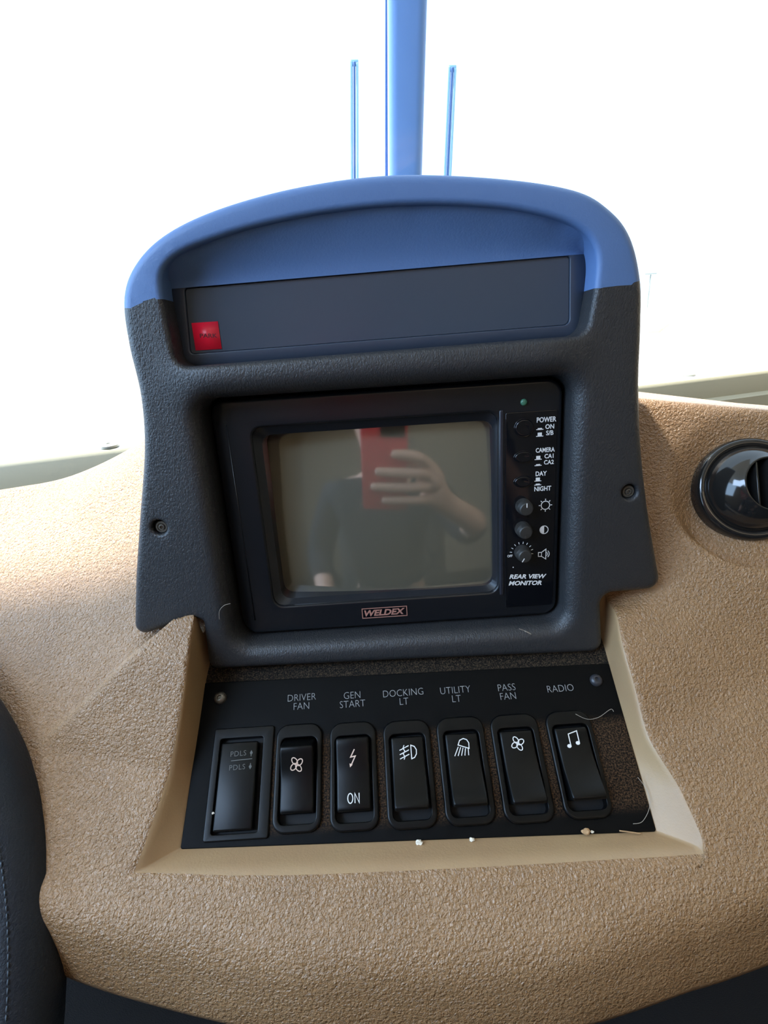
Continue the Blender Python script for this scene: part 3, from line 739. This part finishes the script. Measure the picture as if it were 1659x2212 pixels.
# ================================================================== SWITCH PANEL
PR = PF @ Matrix.Rotation(radians(-.9), 4, 'Z')
panel = empty('switch_panel', PF, 'black switch panel with seven rocker switches recessed in the beige dashboard', 'switch panel')
HX = [(-55.0, -44.8, 11.2, 23.3), (-28.9, -45.6, 11.2, 23.3), (-2.8, -46.3, 11.4, 23.2), (23.3, -46.4, 11.5, 23.2), (49.6, -46.9, 11.5, 23.3), (76.0, -46.9, 10.9, 23.2)]
outer = rpoly([(-105.6, 2.2, 1), (-106.9, -71, 1), (103.6, -76.2, 1), (104.2, -1.6, 1)], 5, 3)
holes = [(rrect(cx-hw+.6, cx+hw-.6, cy-hh+.6, cy+hh-.6, 5.6, 4, 6), .3, 2.5) for cx, cy, hw, hh in HX]
holes.append((rrect(-96.4, -68.2, -68.5, -21.9, .8, 5, 3), .3, 2.5))
bm = bmesh.new(); plate(bm, outer, .4, 3, 0, holes, 7)
finish(bm, 'plate', PLATE, panel, Matrix())
# dusty strip between plate and console, and around the edge
bm = bmesh.new(); box(bm, -105, 105, -3, 14, -3.5, -.4); 
ds = finish(bm, 'dusty_ledge', DUST, panel, Matrix(), smooth=False); ds['label'] = 'dusty ledge under the console face'
for x, y, m_ in ((-96.3, -6.2, SCREW), (95.2, -9.8, SCRB)):
    bm = bmesh.new(); lathe(bm, [(3.1, 0), (3.1, .6), (2.6, 1.6), (1.7, 2.1), (1.15, 2.15), (1.0, 1.1)], 28, x, y); finish(bm, 'screw', m_, panel, Matrix(), sharp=40)
# labels
for s, x, y in (('DRIVER\nFAN', -54.5, -10.6), ('GEN\nSTART', -28.8, -11.2), ('DOCKING\nLT', -2.9, -11.6), ('UTILITY\nLT', 23.6, -12.0), ('PASS\nFAN', 49.6, -12.4), ('RADIO', 76.4, -12.5)):
    text(s, 3.45, x, y, 0, GREYP, panel, sx=.90, bold=-.018, rot=.5)
def switch(cx, cy, hw, hh, state, lab, sym):
    """state: +1 lower end raised, -1 upper end raised"""
    base = T(cx, cy)
    bm = bmesh.new(); plate(bm, rrect(-hw, hw, -hh, hh, 6.0, 4, 7), 1.0, 2.5, 1.9, [(rrect(-8.6, 8.6, -hh+3.6, hh-6.4, 2.6, 4, 5), .5, 5.5)], 0)
    h = finish(bm, 'rocker_switch', BLACK, panel, base, sharp=50); h['label'] = lab
    bm = bmesh.new(); box(bm, -8.7, 8.7, -hh+3.4, hh-6.2, -4, -3.4)
    w = finish(bm, 'well', PITB, h, None, smooth=False); w.matrix_world = h.matrix_world.copy()
    # rocker: profile in (y,z), extruded over x
    y0, y1 = -hh+7.8, hh-8.0
    if state > 0: top = [(y1+.4, 1.2), (y1, 2.6), (y1-7, 2.4), (y1-15, 3.2), (y0+8, 5.4), (y0+.6, 8.4), (y0-.6, 7.2)]; low = [(y0+.2, -3), (y1, -3)]
    else: top = [(y1+1.2, -1), (y1+.2, 6.2), (y1-.8, 7.2), (y1-7, 5.6), (y1-14, 4.0), (y0+7, 3.6), (y0+1, 3.6), (y0, 2.6)]; low = [(y0, -3), (y1+1.2, -3)]
    if state == -2: top = [(y1+1.6, -1), (y1-.6, 4.6), (y1-3.2, 8.6), (y1-4.4, 9.0), (y1-9, 7.0), (y1-15, 4.4), (y0+7, 3.2), (y0+1, 3.0), (y0, 2.2)]
    def sm(P):     # smooth the top profile
        Q = [Vector(p) for p in P]; out = [Q[0]]
        for a, b in zip(Q, Q[1:]): out += [a.lerp(b, .25), a.lerp(b, .75)]
        return out+[Q[-1]]
    pr = sm(sm(top))+[Vector(p) for p in low]
    bm = bmesh.new(); hwid = 7.75; secs = []
    for x, ins in ((-hwid, 1.0), (-hwid+.12, .5), (-hwid+.45, .16), (-hwid+1.0, 0), (0, 0), (hwid-1.0, 0), (hwid-.45, .16), (hwid-.12, .5), (hwid, 1.0)):
        c = Vector((0, 1.5)); 
        secs.append([bm.verts.new((x, p.x-(ins*(1 if p.x > 0 else -1)*.8), p.y-ins if p.y > 0 else p.y)) for p in pr])
    m_ = len(pr)
    for a, b in zip(secs, secs[1:]):
        for i in range(m_): bm.faces.new((a[i], a[(i+1) % m_], b[(i+1) % m_], b[i]))
    bm.faces.new(secs[0]); bm.faces.new(secs[-1][::-1])
    rk = finish(bm, 'rocker', BLACK, h, None, sharp=55); rk.matrix_world = h.matrix_world.copy()
    def zt(y):
        pts = sorted([(p.x, p.y) for p in pr[:-2]]); return float(np.interp(y, [p[0] for p in pts], [p[1] for p in pts]))
    for f_, m in sym:
        bm = bmesh.new(); f_(bm)
        bmesh.ops.subdivide_edges(bm, edges=[e for e in bm.edges if e.calc_length() > 1.2], cuts=2)
        for v in bm.verts: v.co.z += zt(v.co.y)+.05
        s = finish(bm, 'symbol', m, h, None, smooth=False); s.matrix_world = h.matrix_world.copy()
    return h, zt
def fan(cy, s=1.0, rot=0):
    def f(bm):
        for k in range(4):
            a0 = radians(90*k+rot); pts = []
            for j in range(17):
                t = j/16; a = 2*pi*t; px = 1.5*(1-cos(a))*.95; py = 1.0*sin(a)+.45*(1-cos(a))/2*1.3
                px, py = px*s, py*s; pts.append((px*cos(a0)-py*sin(a0), cy+px*sin(a0)+py*cos(a0)))
            stroke(bm, pts[:-1], .36*s, closed=True)
        blob(bm, ellipse(0, cy, .35, .35, 10))
    return f
def bolt(cy):
    def f(bm):
        stroke(bm, [(1.0, cy+3.8), (-.9, cy+.6), (1.3, cy+.9), (-.7, cy-2.6)], .5); blob(bm, [(-1.35, cy-3.7), (-.1, cy-2.6), (-1.5, cy-2.0)])
    return f
def fog(cy):
    def f(bm):
        stroke(bm, [(1.6, cy+3.0), (1.6, cy-3.0), (3.0, cy-2.5), (4.0, cy-1.0), (4.1, cy+.9), (3.2, cy+2.4)], .42, closed=True)
        for k in (-1.9, 0, 1.9): stroke(bm, [(-3.9, cy+k-.9), (.6, cy+k+1.0)], .42)
        stroke(bm, [(-1.6, cy+3.2), (-2.2, cy+1.8), (-1.4, cy+.6), (-2.2, cy-.7), (-1.5, cy-2), (-2.0, cy-3.1)], .4)
    return f
def worklamp(cy):
    def f(bm):
        stroke(bm, [(-2.0, cy+1.2), (-1.0, cy+3.2), (.8, cy+3.9), (2.4, cy+3.3), (3.2, cy+1.8), (3.0, cy-.6)], .42, closed=True)
        for k, (a, b) in enumerate(((-2.0, -4.2), (-.9, -2.6), (.2, -1.0), (1.3, .6), (2.6, 2.4))):
            y = cy+.4-.28*k; stroke(bm, [(a, y), (b, cy-3.6)], .38)
    return f
def note(cy):
    def f(bm):
        stroke(bm, [(-1.7, cy-2.4), (-1.7, cy+2.7), (2.6, cy+3.9), (2.6, cy-1.3)], .42)
        blob(bm, ellipse(-2.45, cy-2.6, 1.0, .85, 16)); blob(bm, ellipse(1.85, cy-1.5, 1.0, .85, 16))
    return f
def onword(bm):
    stroke(bm, [(-1.55+1.15*cos(a), -10.2+2.0*sin(a)) for a in [2*pi*k/20 for k in range(20)]], .42, closed=True)
    stroke(bm, [(.55, -12.2), (.55, -8.2), (2.5, -12.2), (2.5, -8.2)], .42)
CREAMP = mat('cream_print', srgb(225, 195, 175), .6)
specs = [(-2, 'rocker switch with cream fan symbol under DRIVER FAN', [(fan(4.2, 1.12, 20), CREAMP)]),
         (-1, 'rocker switch with lightning bolt and the word ON under GEN START', [(bolt(6.2), CREAMP), (onword, WHITE)]),
         (1, 'rocker switch with fog lamp symbol under DOCKING LT', [(fog(8.4), WHITE)]),
         (1, 'rocker switch with work lamp symbol under UTILITY LT', [(worklamp(9.0), WHITE)]),
         (1, 'rocker switch with white fan symbol under PASS FAN', [(fan(9.6, 1.12, 10), WHITE)]),
         (1, 'rocker switch with music note symbol under RADIO', [(note(9.6), WHITE)])]
for (cx, cy, hw, hh), (st, lab, sym) in zip(HX, specs): switch(cx, cy, hw, hh, st, lab, sym)
# pedal switch: square frame
bm = bmesh.new(); plate(bm, rrect(-97.0, -67.6, -69.2, -21.3, 1.2, 5, 3), .6, 2.5, 1.2, [(rrect(-93.6, -72.6, -66.5, -26.2, 1, 5, 3), .4, 4)], 0)
h = finish(bm, 'rocker_switch', BLACK, panel, Matrix(), sharp=50); h['label'] = 'square-framed rocker switch lettered PDLS twice at the left end'
bm = bmesh.new(); box(bm, -92.6, -74.8, -65.5, -28.2, -3, 2.6, .9, 3)
rk = finish(bm, 'rocker', BLACK, h, None, sharp=55); rk.matrix_world = PF.copy()
bm = bmesh.new(); box(bm, -94, -72, -67, -26, -3.6, -3)
wl_ = finish(bm, 'well', PITB, h, None, smooth=False); wl_.matrix_world = PF.copy()
bm = bmesh.new(); stroke(bm, [(-87.0, -36.6), (-77.0, -36.2)], .3, 2.62)
for y, d in ((-33.6, 1), (-39.6, -1)): blob(bm, [(-77.6, y-1.2), (-76.9, y), (-77.6, y+1.2), (-78.3, y)], 2.62); stroke(bm, [(-77.6, y-1.5*d), (-77.6, y)], .4, 2.62)
s = finish(bm, 'symbol', DIMP, h, None, smooth=False); s.matrix_world = PF.copy()
for y in (-33.5, -39.5): text('PDLS', 2.3, -83.8, y, 2.6, DIMP, h, sx=1.0, bold=-.01, rot=1.5, mw=PF, spacing=1.1)

# ================================================================== AIR VENT
VX = NR.cross(Vector((0, 0, 1))).normalized()*-1; VX = VX if VX.x > 0 else -VX; VY = NR.cross(VX).normalized()
VF = frame(VC, VX, VY, NR)
if VY.z < 0: VF = frame(VC, -VX, -VY, NR)
vent = empty('air_vent', VF, 'round glossy black eyeball air vent in the right side of the dashboard', 'air vent')
bm = bmesh.new(); RV = 27.0
lathe(bm, [(RV, -9), (RV, -1), (RV-.6, 1.6), (RV-2.0, 3.0), (RV-3.6, 3.1), (RV-5.0, 2.0), (RV-5.8, .6), (RV-6.2, .4), (RV-6.6, -1.5), (RV-7.0, -6)], 72, cap=False)
finish(bm, 'bezel_ring', VENTM, vent, Matrix())
ax = Vector((.20, .05, .96)).normalized()           # where the ball points (vent frame)
RB = 24.0; q = Vector((0, 0, 1)).rotation_difference(ax).to_matrix().to_4x4()
bm = bmesh.new(); a_open = .62
prof = [(RB*sin(a), RB*cos(a)) for a in [pi*.93-(pi*.93-a_open)*k/28 for k in range(29)]]
ro, zo = prof[-1]; prof += [(ro-.3, zo+.4), (ro-.9, zo+.3), (ro-1.1, zo-1), (ro-1.2, zo-16)]
lathe(bm, prof, 64, cap=False); bm.transform(q); bmesh.ops.translate(bm, verts=bm.verts, vec=(0, 0, -7))
finish(bm, 'ball', VENTM, vent, Matrix())
bm = bmesh.new(); lathe(bm, [(ro-1.2, zo-16), (.5, zo-16)], 40); bm.transform(q); bmesh.ops.translate(bm, verts=bm.verts, vec=(0, 0, -7)); finish(bm, 'duct', VENTD, vent, Matrix())
for k in range(3):
    bm = bmesh.new(); x = (-6.5, 0, 6.5)[k]; hl = sqrt((ro-1.2)**2-x*x)
    box(bm, x-.5, x+.5, -hl, hl, zo-9, zo-.6, .2); bm.transform(q); bmesh.ops.translate(bm, verts=bm.verts, vec=(0, 0, -7)); finish(bm, 'vane', VENTM, vent, Matrix())

# ================================================================== STEERING WHEEL
wn = Vector((.10, -.70, .70)).normalized(); wx = Vector((1, 0, 0)); wx = (wx-wn*wx.dot(wn)).normalized(); wy = wn.cross(wx)
RW, TW = .205, .0175
edge = CAM+ray(52, 2110)*.215
wc = edge-wx*RW-wy*.034+wx*.0
WF = frame(wc, wx, wy, wn)
wheel = empty('steering_wheel', WF, 'dark leather steering wheel rim at the lower left beside the dashboard', 'steering wheel')
bm = bmesh.new(); tube(bm, [(RW*1000*cos(a), RW*1000*sin(a), 0) for a in [2*pi*k/140 for k in range(140)]], TW*1000, 28, closed=True)
finish(bm, 'rim', WHEEL, wheel, Matrix())
bm = bmesh.new(); n = 110
for k in range(n):
    a = radians(-40+80*k/n); th = radians(72); r = RW*1000+TW*1000*cos(th); z = TW*1000*sin(th)
    d = Vector((cos(a), sin(a), 0)); p = Vector((r*cos(a), r*sin(a), z)); tg = Vector((-sin(a), cos(a), 0))
    nn = (d*cos(th)+Vector((0, 0, sin(th))))
    tube(bm, [p-tg*.9+nn*.05, p+nn*.35, p+tg*.9+nn*.05], .28, 5)
finish(bm, 'stitching', STITCH, wheel, Matrix())
bm = bmesh.new(); lathe(bm, [(60, -40), (62, -20), (55, -8), (30, -2), (3, 0)], 48); finish(bm, 'hub', WHEEL, wheel, Matrix())
for a in (0, 120, 240):
    bm = bmesh.new(); tube(bm, [(50*cos(radians(a+180)), 50*sin(radians(a+180)), -12), (RW*1000*cos(radians(a+180)), RW*1000*sin(radians(a+180)), -2)], 9, 12); finish(bm, 'spoke', WHEEL, wheel, Matrix())

# ================================================================== THE PERSON TAKING THE PICTURE (seen as a reflection in the screen)
PH = frame(CAM, RT, UP, -fw)
PHM = mat('red_phone_case', srgb(205, 45, 48), .5); PHB = mat('phone_camera_glass', srgb(12, 12, 14), .1)
SKIN = mat('skin', srgb(214, 168, 142), .5, bump=('noise', 400, .1, .0004)); SHIRT = mat('dark_shirt', srgb(24, 26, 32), .9); HAIRD = mat('dark_hair', srgb(22, 18, 16), .6)
phone = empty('phone', PH, 'red cased phone held up in front of the monitor, reflected in its screen', 'phone')
bm = bmesh.new(); box(bm, -58, 17, -140, 16, 4, 13, 3.5, 4); finish(bm, 'case', PHM, phone, Matrix())
bm = bmesh.new(); box(bm, -26, 13, -12, 11, 1.2, 4.2, 1.0, 3); finish(bm, 'camera_module', PHB, phone, Matrix())
person = empty('person', Matrix.Translation((-.08, -.62, .50)), 'seated person in dark shirt holding the red phone with one hand', 'person')
def skin_mesh(name, chains, m, parent, sub=2):
    """chains: lists of (point, radius); a chain starting with an int hangs on that vertex"""
    V_, E_, R_s = [], [], []
    for ch in chains:
        prev = None
        for c in ch:
            if isinstance(c, int): prev = c; continue
            V_.append(c[0]); R_s.append(c[1])
            if prev is not None: E_.append((prev, len(V_)-1))
            prev = len(V_)-1
    me = bpy.data.meshes.new('tmp'); me.from_pydata([tuple(v) for v in V_], E_, []); o = bpy.data.objects.new('tmp', me); COL.objects.link(o)
    o.modifiers.new('s', 'SKIN'); sb = o.modifiers.new('b', 'SUBSURF'); sb.levels = sub; sb.render_levels = sub
    for i, r in enumerate(R_s): me.skin_vertices[0].data[i].radius = (r, r)
    me.skin_vertices[0].data[0].use_root = True
    bpy.context.view_layer.update(); dg = bpy.context.evaluated_depsgraph_get()
    m2 = bpy.data.meshes.new_from_object(o.evaluated_get(dg)); bpy.data.objects.remove(o)
    m2.name = name; m2.materials.clear(); m2.materials.append(m)
    for p in m2.polygons: p.use_smooth = True
    r = bpy.data.objects.new(name, m2); COL.objects.link(r); r.parent = parent; r.matrix_world = Matrix(); return r
def ph(x, y, z): return PH @ Vector((x*.001, y*.001, z*.001))
pel = Vector((-.08, -.62, .60))
ch = [[(pel, .13), (Vector((-.08, -.60, .78)), .12), (Vector((-.08, -.56, .98)), .14), (Vector((-.08, -.53, 1.13)), .12), (Vector((-.085, -.51, 1.22)), .055), (Vector((-.09, -.49, 1.29)), .052), (Vector((-.09, -.47, 1.36)), .078), (Vector((-.09, -.465, 1.43)), .088), (Vector((-.09, -.475, 1.49)), .06)],
      [3, (Vector((.10, -.53, 1.14)), .055), (Vector((.19, -.40, 1.00)), .042), (Vector((.17, -.22, 1.06)), .034), (ph(84, -150, 66), .026), (ph(66, -110, 40), .027), (ph(54, -80, 22), .026)],
      [14, (ph(47, -56, 8), .011), (ph(34, -42, -4), .0095), (ph(14, -38, -5), .009), (ph(-10, -37, -4), .0075)],
      [14, (ph(50, -76, 6), .011), (ph(34, -68, -6), .0098), (ph(2, -67, -6), .0092), (ph(-36, -66, -4), .0078)],
      [14, (ph(50, -96, 8), .011), (ph(34, -92, -6), .0095), (ph(0, -92, -6), .009), (ph(-44, -92, -4), .0076)],
      [13, (ph(54, -122, 14), .010), (ph(36, -116, -4), .0085), (ph(8, -116, -5), .008), (ph(-26, -117, -4), .0068)],
      [14, (ph(40, -70, 30), .012), (ph(20, -52, 24), .0105), (ph(-2, -40, 21), .009)],
      [3, (Vector((-.26, -.53, 1.14)), .055), (Vector((-.33, -.50, .92)), .042), (Vector((-.26, -.33, .80)), .032), (Vector((-.20, -.25, .77)), .026), (Vector((-.18, -.18, .765)), .02)],
      [0, (Vector((.02, -.55, .58)), .085), (Vector((.08, -.20, .60)), .06), (Vector((.08, -.12, .30)), .048), (Vector((.08, -.10, .08)), .036), (Vector((.08, .02, .04)), .032)],
      [0, (Vector((-.18, -.55, .58)), .085), (Vector((-.26, -.20, .60)), .06), (Vector((-.26, -.12, .30)), .048), (Vector((-.26, -.10, .08)), .036), (Vector((-.26, .02, .04)), .032)]]
skin_mesh('body', ch, SKIN, person)
sh = [[(pel+Vector((0, 0, .02)), .145), (Vector((-.08, -.60, .78)), .135), (Vector((-.08, -.56, .98)), .155), (Vector((-.08, -.535, 1.13)), .132), (Vector((-.083, -.52, 1.19)), .07)],
      [3, (Vector((.10, -.53, 1.14)), .066), (Vector((.19, -.40, 1.00)), .054), (Vector((.175, -.27, 1.045)), .046)],
      [3, (Vector((-.26, -.53, 1.14)), .066), (Vector((-.33, -.50, .92)), .054), (Vector((-.28, -.38, .83)), .045)]]
skin_mesh('shirt', sh, SHIRT, person)
tr = [[(pel-Vector((0, 0, .02)), .14), (Vector((.02, -.55, .58)), .097), (Vector((.08, -.20, .60)), .072), (Vector((.08, -.12, .30)), .06), (Vector((.08, -.10, .12)), .052)],
      [0, (Vector((-.18, -.55, .58)), .097), (Vector((-.26, -.20, .60)), .072), (Vector((-.26, -.12, .30)), .06), (Vector((-.26, -.10, .12)), .052)]]
skin_mesh('trousers', tr, SHIRT, person)
bm = bmesh.new(); bmesh.ops.create_uvsphere(bm, u_segments=24, v_segments=16, radius=1)
for v in bm.verts:
    v.co = Vector((v.co.x*.094, v.co.y*.108, v.co.z*.115))
    if v.co.z < 0 and v.co.y > -.02: v.co *= .80
bmesh.ops.translate(bm, verts=bm.verts, vec=(-.09, -.49, 1.455)); h = finish(bm, 'hair', HAIRD, person, None, scale=1.0); h.matrix_world = Matrix()
bm = bmesh.new(); bmesh.ops.create_uvsphere(bm, u_segments=10, v_segments=8, radius=.012); bmesh.ops.translate(bm, verts=bm.verts, vec=(-.09, -.372, 1.40)); h = finish(bm, 'nose', SKIN, person, None, scale=1.0); h.matrix_world = Matrix()
seat = empty('driver_seat', Matrix.Translation((-.09, -.6, 0)), 'dark cushioned seat behind the camera carrying the seated person', 'seat')
SEATM = mat('seat_cloth', srgb(70, 66, 62), .9)
for nm, b_ in (('cushion', (-.27, .27, -.25, .30, .34, .47)), ('backrest', (-.27, .27, -.40, -.22, .44, 1.15)), ('pedestal', (-.16, .16, -.15, .15, 0, .36))):
    bm = bmesh.new(); box(bm, *b_, .04, 3); finish(bm, nm, SEATM, seat, Matrix(), scale=1.0)

# ================================================================== CRUMBS AND HAIRS
def crumb(u, v, sz, m, lab, flat=.5):
    p = hit(u, v, PO, PN)+PN*.001; rnd = random.Random(u); bm = bmesh.new(); bmesh.ops.create_icosphere(bm, subdivisions=2, radius=1)
    for w in bm.verts:
        k = rnd.uniform(.6, 1.25); w.co = Vector((w.co.x*sz*k, w.co.y*sz*k*.7, w.co.z*sz*k*flat+sz*flat*.6))
    tag(finish(bm, 'crumb', m, mw=frame(p, MX, PU, PN), smooth=False), lab, 'crumb', 'crumbs on the lower edge of the switch panel')
crumb(905, 1820, 1.6, CRUMB, 'white crumb at the panel edge below the docking light switch')
crumb(1019, 1814, 1.3, CRUMB, 'white crumb at the panel edge below the utility light switch')
crumb(1264, 1797, 1.9, CRUMBT, 'tan crumb at the panel edge below the radio switch')
crumb(1277, 1797, .8, CRUMB, 'tiny white crumb right beside the tan crumb')
crumb(462, 1757, .7, CRUMB, 'tiny white speck on the black left end of the switch panel')
def hair(pts, O, N, lift, lab, r=.11, m=HAIR, jit=0, name='hair'):
    P = [hit(u, v, O, N)+N*lift for u, v in pts]; bm = bmesh.new(); C_ = catmull(P, 6)
    tube(bm, [p*1000 for p in C_], r, 5)
    tag(finish(bm, name, m), lab, 'hair')
hair([(1336, 1795), (1360, 1798), (1382, 1801)], PO, PN, .0013, 'short tan splinter lying in the lower right corner of the switch panel', .32, CRUMBT, name='splinter')
hair([(1240, 1545), (1265, 1556), (1290, 1552), (1315, 1535), (1322, 1540)], PO, PN, .0026, 'pale hair lying right of the radio switch')
hair([(1375, 1680), (1396, 1710), (1400, 1745), (1385, 1775), (1365, 1780)], PO, PN, .0015, 'curled pale hair near the lower right corner of the switch panel')
hair([(474, 1338), (474, 1320), (484, 1308), (498, 1304)], MO+MN*.0125, MN, 0, 'pale curved hair on the console left of the monitor', .10)
hair([(1131, 1359), (1145, 1366), (1138, 1361), (1119, 1354)], MO+MN*.0125, MN, .002, 'bent pale lint fibre on the console below the monitor', .14)
bpy.context.view_layer.update()
